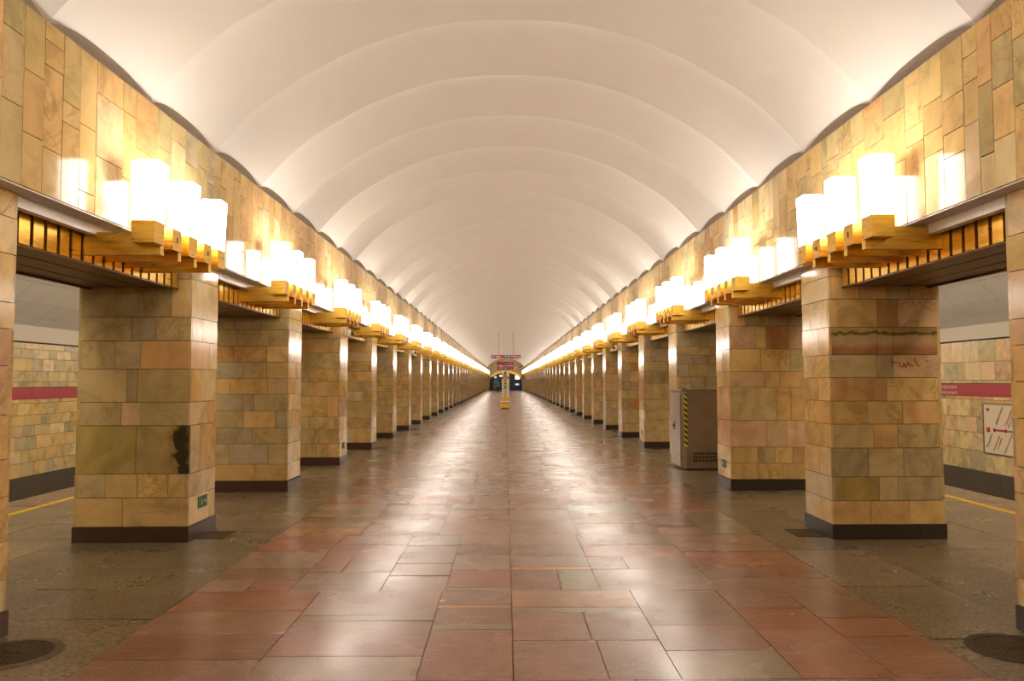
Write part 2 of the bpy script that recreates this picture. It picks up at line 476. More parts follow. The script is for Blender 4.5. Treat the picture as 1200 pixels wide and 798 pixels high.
# ------------------------------------------------------------------ upper walls with their vertical slabs
WALL_COLS = {
 -1: [(5.011, 5.243, [4.017, 3.536], 'kkk'), (5.243, 5.476, [3.812, 3.382], 'yoy'), (5.476, 5.713, [4.115, 3.938, 3.347], 'yyoy'),
      (5.713, 5.952, [3.762, 3.605], 'yyy'), (5.952, 6.188, [3.67, 3.158], 'yyy'), (6.188, 6.614, [3.995, 3.49], 'opw'),
      (6.614, 6.852, [4.0, 3.432], 'yyy'), (6.852, 7.273, [3.751], 'oy'), (7.273, 7.594, [3.9], 'kk'), (7.594, 7.918, [4.057], 'kw'),
      (7.918, 8.248, [3.921], 'gk'), (8.248, 8.508, [3.978], 'kk'), (8.508, 8.734, [3.864], 'gg'), (8.734, 8.917, [3.988], 'ky'),
      (8.917, 9.095, [3.919], 'yk'), (9.095, 9.347, [3.646], 'yy'), (9.347, 9.58, [4.118, 3.353], 'yyo'), (9.58, 9.801, [3.979, 3.3], 'yoy'),
      (9.801, 10.02, [3.465], 'oy'), (10.02, 10.241, [3.723], 'oo')],
 1: [(4.75, 5.119, [3.95, 3.5], 'yky'), (5.119, 5.345, [4.042, 3.699, 3.344], 'ykyw'), (5.345, 5.507, [3.781, 3.274], 'okw'), (5.507, 5.688, [4.058, 3.863, 3.554], 'yyyw'),
     (5.688, 5.969, [3.837, 3.572, 3.389], 'kyyw'), (5.969, 6.245, [3.897, 3.66, 3.479], 'yyyw'), (6.245, 6.537, [3.792, 3.642], 'yyo'),
     (6.537, 6.908, [4.007, 3.564], 'koy'), (6.908, 7.288, [3.856], 'oy'), (7.288, 7.573, [3.958, 3.742], 'kyy'), (7.573, 7.852, [3.93], 'ky'),
     (7.852, 8.149, [3.989, 3.855], 'kky'), (8.149, 8.295, [3.939], 'kk'), (8.295, 8.594, [3.923], 'yy'), (8.594, 8.709, [4.041], 'yk'),
     (8.709, 8.999, [3.988], 'yk')]}
def rand_col_joints():
    n = random.choice([1, 2, 2, 3])
    zs = sorted(random.uniform(ZS + .2, ZT - .18) for _ in range(n))
    out = []
    for z in zs:
        if not out or z - out[-1] > .16: out.append(z)
    return out[::-1]
YW = 17.5
ZONE = ['y', 'y', 'y', 'w', 'k', 'o', 'p', 'g']
for s in (-1, 1):
    wl = structure(boxes('wall_' + SIDE[s], [(s * (XT + .018), s * 4.65, YBACK, YEND + 1, ZS, ZT - .004),
                                            (s * 3.352, s * 4.65, YBACK, YEND + 1, ZT - .002, 4.75, 1)], [M_JOINT, M_COVE]))
    # plaster soffit under the slabs, and the sloped band above the grilles
    structure(boxes('trim_1' if s < 0 else 'trim_2', [(s * (XT + .004), s * 3.70, YBACK, YEND, ZS - .012, ZS - .0005)], M_SOFFIT))
    for k in range(-6, NB + 1):
        y0 = D1 + (k - 1) * S + PD + .002
        structure(boxes('trim_3' if s < 0 else 'trim_4', [(s * 3.462, s * 3.53, y0, y0 + S - PD - .004, 2.918, ZS - .011)], M_FASCIA))
    cols = list(WALL_COLS[s])
    y = cols[0][0]; pre = []
    while y > 3.2:
        w = random.uniform(.2, .4); pre.append((y - w, y, rand_col_joints(), None)); y -= w
    y = cols[-1][1]; post = []; zone = 'y'; left = 0
    while y < YW:
        w = random.uniform(.18, .36); post.append((y, y + w, rand_col_joints(), None)); y += w
    ystuff = y; x = s * (XT + .012)
    for (y0, y1, js, cs) in pre + cols + post:
        if left <= 0: zone = random.choice(ZONE); left = random.randint(2, 6)
        left -= 1
        zz = [ZT] + js + [ZS]
        for i in range(len(zz) - 1):
            c = PAL[cs[i]] if cs else PAL[zone if random.random() < .7 else random.choice('ykwo')]
            piece('stone_slab', M_STONE, wl, (x + s * random.uniform(-.002, .002), (y0 + y1) / 2, (zz[i] + zz[i + 1]) / 2),
                  (.024, y1 - y0 - .007, zz[i] - zz[i + 1] - .007), jit(c), .005)
    bl = []
    for (ya, yb) in ((YBACK, pre[-1][0]), (ystuff, YEND)):
        y = ya
        while y < yb:
            w = min(random.uniform(.18, .36), yb - y)
            zz = [ZT] + rand_col_joints() + [ZS]
            for i in range(len(zz) - 1):
                d = random.uniform(-.002, .002)
                bl.append((s * (XT + d), s * (XT + .024), y + .0025, y + w - .0025, zz[i + 1] + .0025, zz[i] - .0025))
            y += w
    stuff(boxes('stone_cladding', bl, M_STONE_FAR, wl))

# ------------------------------------------------------------------ pillars
TAB = {
 (-1, 1): [(3.0, 2.806, [.25, .62], [], 'kgy', 'w'), (2.806, 2.394, [.182, .428], [], 'yks', 'w'), (2.394, 2.139, [.315, .533], [.4], 'kgk', 'ww'), (2.139, 1.837, [.447, .671], [.7], 'owk', 'pw'),
           (1.837, 1.482, [.467, .562], [.39], 'kgk', 'yw'), (1.482, 1.234, [.432, .607], [.67], 'kpk', 'wy'), (1.234, .721, [.467], [.37], 'vd', 'wy'),
           (.721, .469, [.182, .452, .73], [.4], 'yyyk', 'ww'), (.469, .164, [.575], [.77], 'yy', 'wy')],
 (1, 1): [(3.0, 2.829, [.28], [], 'oy', 'w'), (2.829, 2.583, [.282, .529, .737], [], 'oyso', 'w'), (2.583, 2.277, [.439, .627], [.67], 'yrp', 'wp'), (2.277, 1.977, [.43, .582], [.37], 'bbb', 'yw'),
          (1.977, 1.73, [.424, .572], [.64], 'ksp', 'yw'), (1.73, 1.477, [.511], [.42], 'oy', 'yy'), (1.477, 1.229, [.333, .643], [.5], 'yyo', 'oy'),
          (1.229, .973, [.382, .596], [], 'kok', 'y'), (.973, .665, [.328, .643], [.44], 'sks', 'wy'), (.665, .412, [.419, .588], [.57], 'dks', 'gg'),
          (.412, .159, [.335, .683], [.53], 'ooy', 'yw')],
 (-1, 2): [(3.0, 2.695, [.4], [], 'kk', 'w'), (2.695, 2.507, [.36, .698], [], 'ksk', 'w'), (2.507, 2.254, [.4, .674], [.5], 'kkk', 'ww'), (2.254, 2.004, [.285, .713], [], 'yyo', 'w'), (2.004, 1.752, [.281, .596], [], 'ykg', 'w'),
           (1.752, 1.505, [.27, .749], [.5], 'kyy', 'yw'), (1.505, 1.246, [.442, .592], [], 'kgg', 'w'), (1.246, .984, [.165, .571], [.5], 'gyk', 'wy'), (.984, .74, [.456], [], 'kg', 'w'),
           (.74, .425, [.246, .744], [.45], 'kgk', 'wy'), (.425, .17, [.419], [], 'yy', 'w')],
 (1, 2): [(3.0, 2.859, [.3], [], 'oy', 'w'), (2.859, 2.557, [.212, .525, .775], [.3], 'oksk', 'ww'), (2.557, 2.195, [.342, .482, .776], [], 'pyrp', 'p'), (2.195, 1.84, [.409, .792], [.5], 'yyk', 'wp'), (1.84, 1.594, [.447, .648], [.6], 'poo', 'yw'),
          (1.594, 1.082, [.603, .797], [], 'koo', 'p'), (1.082, .665, [.466, .726], [], 'ppp', 'o'), (.665, .414, [.346, .572, .8], [.5], 'ykyo', 'yw'), (.414, .168, [.355, .672], [.5], 'yyy', 'wy')]}
MOOD = {(-1, 0): 'yowp', (1, 0): 'yykw', (-1, 3): 'kkyy', (-1, 4): 'ykyw', (-1, 5): 'kksy', (1, 3): 'ssgk', (1, 4): 'kkgs', (1, 5): 'kyrs'}
def rand_courses(mood):
    z = 3.0; out = []
    while z > .17:
        h = random.choice([.18, .25, .25, .25, .30, .30, .33, .42])
        if z - h < .34: h = z - .165
        n = random.choice([1, 2, 2, 2, 3]); f = sorted(random.uniform(.15, .85) for _ in range(n))
        f = [v for i, v in enumerate(f) if i == 0 or v - f[i - 1] > .12]
        sj = [random.uniform(.3, .7)] if random.random() < .55 else []
        out.append((z, z - h, f, sj, ''.join(random.choice(mood) for _ in range(len(f) + 1)), ''.join(random.choice('wwyyp') for _ in range(len(sj) + 1))))
        z -= h
        if z < .17: break
    return out
LOOK = {(-1, 1): 'tan stone pillar with two big dark-veined slabs low on its face', (1, 1): 'stone pillar with orange and olive banded blocks and a red scribble',
        (-1, 2): 'pale khaki stone pillar of even courses', (1, 2): 'peach and pink stone pillar with one large square tan slab',
        (-1, 0): 'stone pillar cut off by the left edge of the photo', (1, 0): 'stone pillar cut off by the right edge of the photo',
        (1, 3): 'grey-brown stone pillar with the steel cabinet standing before it'}
T = .03
def pillar(s, n):
    yf = D1 + (n - 1) * S + (.025 if s > 0 else 0)
    look = LOOK.get((s, n), 'stone-clad pillar on a dark plinth')
    root = thing('stone_pillar', f'{look}, {ORD[n]} pillar from the camera in the {SIDE[s]} row', 'pillar', (s * (W + PW / 2), yf + PD / 2, 0), f'pillars of the {SIDE[s]} row')
    hx, hy = PW / 2, PD / 2
    core = boxes('core', [(-hx + T - .006, hx - T + .006, -hy + T - .006, hy - T + .006, .0, 3.0)], M_JOINT, root)
    e = .012
    pm = M_PLINTH_L if (s < 0 and n < 5) else M_PLINTH_R
    boxes('plinth', [(-hx - e, hx + e, -hy - e, hy + e, 0, .163)], pm, root)
    near = n <= 5
    cs = TAB.get((s, n)) or rand_courses(MOOD.get((s, n)) or random.choice(['kkyy', 'kyoy', 'ssky', 'yyko', 'kykr']))
    far = []; g = .0025
    ins = -s                                     # sign of the nave direction in local x
    for ci, (z1, z0, fj, sj, fc, sc) in enumerate(cs):
        over = ci % 2 == 0                       # front slabs run to the corner, or the side slabs do
        a = 0 if over else T
        us = [0] + list(fj) + [1]
        for i in range(len(us) - 1):
            q0, q1 = us[i] * PW, us[i + 1] * PW
            if i == 0: q0 = a
            if i == len(us) - 2: q1 = PW - a
            x0, x1 = ins * (hx - q0), ins * (hx - q1)
            d = random.uniform(-.002, .003)
            if near:
                code = fc[min(i, len(fc) - 1)]
                piece('stone_block', {'b': M_BANDED, 'v': M_BLACKVEIN}.get(code, M_STONE), root, ((x0 + x1) / 2, -hy + T / 2 + d, (z0 + z1) / 2), (abs(x1 - x0) - .006, T, z1 - z0 - .006), jit(PAL[fc[min(i, len(fc) - 1)]]), .002)
            else: far.append((min(x0, x1) + .003, max(x0, x1) - .003, -hy + d, -hy + T, z0 + .003, z1 - .003))
            far.append((min(x0, x1) + .003, max(x0, x1) - .003, hy - T, hy + d, z0 + .003, z1 - .003))
        b = T + .001 if over else 0
        vsl = [0] + list(sj) + [1]
        for i in range(len(vsl) - 1):
            q0, q1 = vsl[i] * PD, vsl[i + 1] * PD
            if i == 0: q0 = b
            if i == len(vsl) - 2: q1 = PD - b
            y0, y1 = -hy + q0, -hy + q1
            d = random.uniform(-.002, .002)
            if near:
                piece('stone_block', M_STONE, root, (ins * (hx - T / 2 + d), (y0 + y1) / 2, (z0 + z1) / 2), (T, y1 - y0 - .005, z1 - z0 - .006), jit(PAL[sc[min(i, len(sc) - 1)]]), .003)
            else: far.append((ins * (hx + d), ins * (hx - T), y0 + .0025, y1 - .0025, z0 + .003, z1 - .003))
            far.append((-ins * (hx + d), -ins * (hx - T), y0 + .0025, y1 - .0025, z0 + .003, z1 - .003))
    stuff(boxes('stone_cladding', far, M_STONE_FAR, root))
    return root
PILLARS = {}
for n in range(0, NB + 1):
    for s in (-1, 1): PILLARS[(s, n)] = pillar(s, n)

# red scribble on the nearest full pillar on the right
def scribble():
    root = PILLARS[(1, 1)]
    strokes = [[(.66, 1.945), (.685, 1.895), (.675, 1.85)], [(.655, 1.90), (.76, 1.895)], [(.76, 1.885), (.77, 1.845), (.80, 1.85), (.81, 1.89)], [(.80, 1.89), (.83, 1.84), (.85, 1.90), (.87, 1.85)],
               [(.88, 1.885), (.89, 1.85), (.92, 1.86)], [(.92, 1.94), (.955, 1.86), (.985, 1.85)], [(1.04, 1.92), (1.075, 1.895)]]
    bl_v, bl_f = [], []
    for st in strokes:
        for (x0, z0), (x1, z1) in zip(st, st[1:]):
            dx, dz = x1 - x0, z1 - z0; l = math.hypot(dx, dz); nx, nz = -dz / l * .005, dx / l * .005
            n = len(bl_v)
            for yy in (-.0035, .001):
                bl_v += [(x0 + nx, yy, z0 + nz), (x1 + nx, yy, z1 + nz), (x1 - nx, yy, z1 - nz), (x0 - nx, yy, z0 - nz)]
            bl_f += [(n, n + 1, n + 2, n + 3), (n, n + 4, n + 5, n + 1), (n + 1, n + 5, n + 6, n + 2), (n + 2, n + 6, n + 7, n + 3), (n + 3, n + 7, n + 4, n)]
    poly_mesh('scribble', [(x - PW / 2, y - PD / 2, z) for x, y, z in bl_v], bl_f, plain('faded_red_paint', (.36, .09, .05), .7), root)
scribble()

# ------------------------------------------------------------------ bronze grilles over the openings
OPEN = S - PD
PITCH = .1755
fin_n = int(OPEN / PITCH)
fin_me = None
def grille(s, n):
    y0 = D1 + (n - 1) * S + PD + (.025 if s > 0 else 0)
    dz = .012 if s > 0 else 0
    where = f'over the {ORD[n].replace("nearest", "first")} opening from the camera on the {SIDE[s]}' if n >= 0 else f'beside the camera on the {SIDE[s]}, just outside the photo'
    root = thing('bronze_grille', f'row of bronze fins {where}', 'grille', (s * 3.575, y0, 2.70 + dz), f'bronze grilles of the {SIDE[s]} row')
    if n != 0:                                   # share the meshes of the first one
        src = GR[(s, 0)]
        for ch in src_children[s]:
            if ch.name.split('.')[0] == 'fin': continue
            c = ch.copy(); COL.objects.link(c); c.parent = root
        o = bpy.data.objects.new('fins', fins_me[s]); COL.objects.link(o); o.parent = root; stuff(o)
        return root
    e = .004
    kids = []
    kids.append(boxes('back_board', [(s * .05, s * .07, e, OPEN - e, .012, .25), (s * .93, s * .95, e, OPEN - e, .012, .25), (s * .02, s * .98, e, OPEN - e, .20, .235)], M_LINTEL, root))
    # soffit of long boards
    w = .93 / 6
    for i in range(6):
        kids.append(boxes('soffit_board', [(s * (.03 + i * w + .004), s * (.03 + (i + 1) * w - .004), e, OPEN - e, .004 + .004 * (i % 2), .022)], M_LINTEL, root))
    kids.append(boxes('edge_bar', [(s * .012, s * .05, e, OPEN - e, -.010, .006)], M_LINTEL, root))
    kids.append(boxes('edge_bar', [(s * .94, s * .98, e, OPEN - e, -.010, .006)], M_LINTEL, root))
    bl = []
    off = (OPEN - fin_n * PITCH) / 2
    for i in range(fin_n):
        q = off + i * PITCH
        o = boxes('fin', [(0, s * .052, q + .022, q + PITCH - .022, .004, .252)], M_BRONZE, root); kids.append(o)
        bl.append((min(0, s * .052), max(0, s * .052), q + .022, q + PITCH - .022, .004, .252))
        o = boxes('fin', [(s * .948, s * .992, q + .022, q + PITCH - .022, .004, .252)], M_BRONZE, root); kids.append(o)
        bl.append((min(s * .948, s * .992), max(s * .948, s * .992), q + .022, q + PITCH - .022, .004, .252))
    me = box_mesh('fins', bl); me.materials.append(M_BRONZE)
    fins_me[s] = me; src_children[s] = kids
    return root
GR, fins_me, src_children = {}, {}, {}
for s in (-1, 1):
    for n in list(range(0, NB)) + [-1]: GR[(s, n)] = grille(s, n)

# ------------------------------------------------------------------ wall lamps: bronze brackets with glowing glass prisms
def shade_mesh(name, sw, h):
    import bmesh
    bm = bmesh.new(); bmesh.ops.create_cube(bm, size=1.0)
    for v in bm.verts: v.co = Vector((v.co.x * sw, v.co.y * sw, (v.co.z + .5) * h))
    bmesh.ops.bevel(bm, geom=bm.edges[:], offset=.006, segments=1, affect='EDGES')
    me = bpy.data.meshes.new(name); bm.to_mesh(me); bm.free(); me.materials.append(M_LAMP); me.materials.append(M_TOP_GLOW)
    for p in me.polygons:
        if p.normal.z > .9: p.material_index = 1
    return me
SHADE = shade_mesh('lamp_shade', .19, .497)
BP = .355
def wall_lamp(s):
    root = thing('wall_lamp', '', 'lamp', (0, 0, 0))
    xo = 2.92                                    # nave face of the sockets
    lx = s * 3.575                               # root stands at the grille face
    for k in range(5):
        y = k * BP
        sx0, sx1 = s * xo - lx, s * (xo + .19) - lx
        b = bevel_box('socket', min(sx0, sx1), max(sx0, sx1), y, y + .185, .132, .318, M_BRONZE, root, b=.003)
        if k % 2 == 0:
            o = bpy.data.objects.new('lamp_shade', SHADE); COL.objects.link(o); o.parent = b
            o.location = ((sx0 + sx1) / 2, y + .0925, .319)
            boxes('wall_light_blocker', [(sx1 + s * .0065, sx1 + s * .010, y - .001, y + .186, .31, .81)], M_WHITE, b)  # added opaque plate, keeps the shade's light off the wall behind
        else:
            boxes('screw', [(sx0 - s * .0, sx0 - s * .004, y + .085, y + .10, .205, .25)], M_DARK, b)
        bx0 = s * 2.930 - lx
        if k < 4: boxes('beam', [(bx0, -s * .002, y + .140, y + .205, .054, .243)], M_BRONZE, root)
        else: boxes('beam', [(sx1 - s * .05, -s * .002, y + .052, y + .115, .140, .232)], M_BRONZE, root)
    return root
def copy_tree(o, parent=None):
    c = o.copy(); COL.objects.link(c)
    if parent is not None: c.parent = parent
    for ch in o.children: copy_tree(ch, c)
    return c
# tilt of single shades (around Y), as they lean in the photograph
for s in (-1, 1):
    proto = wall_lamp(s)
    for i, n in enumerate([0] + list(range(1, NB)) + [-1, -2, -3, -4, -5, -6]):
        o = proto if i == 0 else copy_tree(proto)
        o.location = (s * 3.575, 6.40 + n * S + (-.03 if s > 0 else 0), 2.70 + (.04 if s > 0 else 0))
        where = f'over the {ORD[n].replace("nearest", "first")} {SIDE[s]} opening from the camera' if n >= 0 else f'{ORD[-n - 1].replace("nearest", "first")} behind the camera on the {SIDE[s]}'
        tag(o, f'bronze lamp with three glowing prisms {where}', 'lamp', f'wall lamps of the {SIDE[s]} row')
        for ch in o.children:
            for sh in ch.children:
                if sh.name.startswith('lamp_shade'):
                    if n == 0: lean = (-s) * {-1: .055, 1: .035}[s] * random.uniform(.7, 1.1)
                    else: lean = random.uniform(-.02, .02)
                    sh.rotation_euler = (random.uniform(-.006, .006), lean, random.uniform(-.03, .03))

# ------------------------------------------------------------------ platform halls behind the pillars
VP = [(10.2, 2.89), (10.0, 3.05), (9.66, 3.31), (9.30, 3.66), (8.85, 4.02), (8.2, 4.38), (7.4, 4.58), (6.6, 4.55), (5.8, 4.25), (5.2, 3.85), (4.66, 3.3)]
ROWS = {-1: [2.53, 2.40, 2.20, 1.93, 1.70, 1.59], 1: [2.56, 2.10, 1.70, 1.63]}
ROWS2 = {-1: [1.335, 1.25, 1.0, .78, .55, .27, .0, -.29], 1: [1.35, 1.28, .90, .56, .17, -.26]}
for s in (-1, 1):
    tw = structure(boxes('wall_outer_' + SIDE[s], [(s * (XTR + .02), s * (XTR + .3), YBACK, YEND, -1.2, 2.95)], M_JOINT))
    rows = list(zip(ROWS[s], ROWS[s][1:])) + list(zip(ROWS2[s], ROWS2[s][1:]))
    bl = []
    for (z1, z0) in rows:
        y = YBACK
        while y < 46:
            w = random.uniform(.30, .62) if z1 - z0 > .15 else random.uniform(.5, .9)
            d = random.uniform(-.002, .002)
            if 14.4 < y < 19.8:
                c = PAL[random.choice('kyykywg' if s < 0 else 'kpwwgop')]
                piece('wall_tile', M_TILE, tw, (s * (XTR + .012 + d), y + w / 2, (z0 + z1) / 2), (.024, w - .008, z1 - z0 - .008), jit(c), .002)
            else: bl.append((s * (XTR + d), s * (XTR + .024), y + .004, y + w - .004, z0 + .004, z1 - .004))
            y += w
    stuff(boxes('wall_tiles', bl, M_TILE_FAR, tw))
    # dark plinth in long stones, pale band on top
    y = YBACK
    while y < 46:
        piece('plinth_stone', M_PLINTH_T, tw, (s * (XTR + .0), y + .6, (ROWS2[s][-1] - 1.2) / 2), (.05, 1.192, ROWS2[s][-1] + 1.2 - .006)); y += 1.2
    structure(boxes('trim_5' if s < 0 else 'trim_6', [(s * (XTR - .03), s * (XTR + .3), YBACK, YEND, ROWS[s][0] + .03, 2.90)], M_BAND))
    # vault of single panels
    cv = structure(boxes('ceiling', [(s * 4.6, s * 10.5, YBACK, YEND, 4.75, 4.9)], M_JOINT))
    L = 1.47
    for i in range(len(VP) - 1):
        (xa, za), (xb, zb) = VP[i], VP[i + 1]
        dx, dz = xb - xa, zb - za; l = math.hypot(dx, dz); ux, uz = dx / l * .006, dz / l * .006
        nx, nz = (-dz / l, dx / l)                # outward normal, away from the platform
        if nz < 0: nx, nz = -nx, -nz
        nx *= .05; nz *= .05
        def strip(y0, y1):
            A = [(s * (xa + ux), za + uz), (s * (xb - ux), zb - uz), (s * (xb - ux + nx), zb - uz + nz), (s * (xa + ux + nx), za + uz + nz)]
            return [(x, y0, z) for x, z in A] + [(x, y1, z) for x, z in A]
        F = [(0, 1, 2, 3), (7, 6, 5, 4), (0, 4, 5, 1), (1, 5, 6, 2), (2, 6, 7, 3), (3, 7, 4, 0)]
        if i < 5:
            yy = 16.96 - L * 3
            vs0 = strip(.006, L - .006); me = bpy.data.meshes.new('ceiling_panel'); me.from_pydata(vs0, [], F); me.materials.append(M_PANEL)
            for k in range(6):
                o = bpy.data.objects.new('ceiling_panel', me); COL.objects.link(o); o.parent = cv; o.location = (0, yy + k * L, 0)
            spans = [(YBACK, yy), (yy + 6 * L, YEND)]
        else: spans = [(YBACK, YEND)]
        vs, fs = [], []
        for a, b in spans:
            y = a
            while y < b - .01:
                ye = min(y + (L if y < 50 else 20), b)
                n0 = len(vs); vs += strip(y + .006, ye - .006); fs += [tuple(q + n0 for q in f) for f in F]; y = ye
        stuff(poly_mesh('ceiling_panels', vs, fs, M_PANEL, cv))
    # lamps of the platform side, fixed over the grilles
    for n in range(-1, 9):
        ld = bpy.data.lights.new('platform_lamp', 'AREA'); ld.shape = 'RECTANGLE'; ld.size = .18; ld.size_y = 1.3
        ld.energy = TUBE_WATTS; ld.color = TUBE_COLOR
        lo = bpy.data.objects.new('platform_lamp', ld); COL.objects.link(lo)
        lo.location = (s * 4.85, D1 + (n - 1) * S + PD + OPEN / 2, 3.12); lo.rotation_euler = (0, -s * math.radians(60), 0)

# ------------------------------------------------------------------ station name strips and the line map
def text_obj(name, body, size, mat, parent, rot, loc, align='LEFT', extrude=.0015, xscale=1.0):
    cu = bpy.data.curves.new(name, 'FONT'); cu.body = body; cu.size = size; cu.align_x = align; cu.extrude = extrude
    cu.resolution_u = 2
    tmp = bpy.data.objects.new(name, cu); COL.objects.link(tmp)
    dg = bpy.context.evaluated_depsgraph_get()
    me = bpy.data.meshes.new_from_object(tmp.evaluated_get(dg)); bpy.data.objects.remove(tmp)
    me.materials.clear(); me.materials.append(mat)
    o = bpy.data.objects.new(name, me); COL.objects.link(o); o.parent = parent
    o.rotation_euler = rot; o.location = loc; o.scale = (xscale, 1, 1)
    return o
WROT = {1: (math.pi / 2, 0, -math.pi / 2), -1: (math.pi / 2, 0, math.pi / 2)}
for s in (-1, 1):
    z0, z1 = (1.35, 1.62) if s > 0 else (1.337, 1.583)
    y0 = 13.0
    nm = thing('station_name_strip', f'long red station name strip on the {SIDE[s]} track wall ' + ('with white lettering' if s > 0 else 'showing a plain red stretch'), 'sign', (s * (XTR - .002), y0, z0), 'red name strips')
    cuts = [0, 2.0, 4.03, 6.1, 8.2] if s < 0 else [0, 8.2]
    for a, b in zip(cuts, cuts[1:]):
        boxes('strip_panel', [(0, -s * .014, a + .004, b - .004, 0, z1 - z0)], M_REDP, nm)
    if s > 0:
        for body, zz, sz in (('Гражданский проспект', .155, .125), ('Grazhdansky prospekt', .045, .105)):
            o = text_obj('lettering', body, sz, M_BOARD, nm, WROT[1], (-.0155, 0, zz), 'RIGHT')
            o.location.y = 17.90 - y0
mb = thing('line_map_board', 'framed cream line map board on the right track wall below the red strip', 'board', (XTR - .004, 16.95, .139))
bw, bh = 1.95, 1.077
boxes('panel', [(0, -.02, -bw, 0, 0, bh)], M_BOARD, mb)
boxes('frame', [(0, -.035, -bw, 0, 0, .03), (0, -.035, -bw, 0, bh - .03, bh), (0, -.035, -.03, 0, .03, bh - .03), (0, -.035, -bw, -bw + .03, .03, bh - .03)], M_STEEL_DK, mb)
X = -.0225
def pt(u, z): return (X, -u, z)
pr = lambda nm, bl, m: boxes(nm, [(X, -.019, -u1, -u0, a, b) for (u0, u1, a, b) in bl], m, mb)
pr('square_mark', [(.12, .24, .46, .56)], M_REDP)
pr('line', [(.36, .74, .495, .535)], M_REDP); pr('line', [(.80, 1.85, .495, .535)], M_STEEL_DK)
for u in (.39, .77, 1.2, 1.62):
    lathe('stop_mark', [(.0, -.0215), (.042, -.0215), (.042, -.024), (.026, -.024), (.026, -.0215)], M_REDP, mb, (-.001, -u, .515), 14, 'x')
poly_mesh('arrow', [(X, -.11, .94), (X, -.17, 1.0), (X, -.17, .965), (X, -.24, .965), (X, -.24, .915), (X, -.17, .915), (X, -.17, .88)],
          [(0, 1, 6), (2, 3, 4, 5)], M_REDP, mb)
def diag(body, u, z, size, m, bold=False, ang=58):
    text_obj('lettering', body, size, m, mb, (math.pi / 2, -math.radians(0), -math.pi / 2), (X, -u, z)).rotation_euler = (Matrix.Rotation(-math.pi / 2, 4, 'Z') @ Matrix.Rotation(math.pi / 2, 4, 'X') @ Matrix.Rotation(math.radians(ang), 4, 'Z')).to_euler()
diag('Девяткино', .47, .62, .085, M_BLACK); diag('Гражданский', .78, .60, .085, M_REDP); diag('проспект', .87, .58, .085, M_REDP); diag('Академическая', 1.22, .6, .075, M_BLACK)
diag('Devyatkino', .14, .13, .075, M_BLACK); diag('Grazhdansky', .36, .06, .075, M_REDP); diag('prospekt', .50, .12, .075, M_REDP); diag('Akademicheskaya', .72, .035, .07, M_STEEL_DK); diag('Politekhnicheskaya', 1.08, .05, .07, M_STEEL_DK)

# ------------------------------------------------------------------ steel cabinet with the hazard tape
cab = thing('steel_cabinet', 'brown steel cabinet with yellow-black hazard tape in front of the third right pillar', 'cabinet', (3.31, 15.14, 0))
cw, cdp, ch = 1.0, 1.05, 1.50
boxes('foot', [(.06, cw - .06, .06, cdp - .06, 0, .05)], M_DARK, cab)
vs = []
outline = [(0, .10), (.02, .03), (.08, 0), (cw, 0), (cw, cdp), (.03, cdp), (.0, cdp - .03)]
for z in (.03, ch): vs += [(x, y, z) for x, y in outline]
n = len(outline)
poly_mesh('body', vs, [tuple(range(n))[::-1], tuple(range(n, 2 * n))] + [(i, (i + 1) % n, n + (i + 1) % n, n + i) for i in range(n)], M_STEEL_DK, cab)
dr = bevel_box('door', -.018, -.001, .13, cdp - .04, .06, ch - .05, M_STEEL, cab, b=.004)
boxes('handle', [(-.05, -.018, .62, .645, .80, .83), (-.055, -.04, .55, .645, .80, .83), (-.024, -.018, .60, .66, .74, .90)], M_DARK, dr)
bevel_box('top_plate', -.03, cw + .01, -.015, cdp, ch, ch + .03, M_STEEL_DK, cab, b=.006)
boxes('front_panel', [(.12, cw - .04, -.006, .0, .14, ch - .06)], M_STEEL_DK, cab)
for i in range(3):
    for k in range(14): boxes('vent_slot', [(.20 + k * .045, .228 + k * .045, -.010, -.004, .16 + i * .065, .205 + i * .065)], M_DARK, cab)
tp = boxes('hazard_tape', [(.035, .095, -.012, -.003, .44, ch - .03)], M_HAZ, cab)
hv, hf = [], []
for k in range(10):
    z = .47 + k * .103; m = len(hv)
    q = [(.035, z + .05), (.095, z), (.095, z + .05), (.035, z + .10)]
    q = [(x, min(zz, ch - .03)) for x, zz in q]
    hv += [(x, -.0135, zz) for x, zz in q] + [(x, -.011, zz) for x, zz in q]
    hf += [(m, m + 1, m + 2, m + 3), (m, m + 4, m + 5, m + 1), (m + 2, m + 6, m + 7, m + 3)]
poly_mesh('black_stripes', hv, hf, M_BLACK, tp)
boxes('padlock', [(.03, .07, .0, .03, ch + .03, ch + .055)], M_DARK, cab)

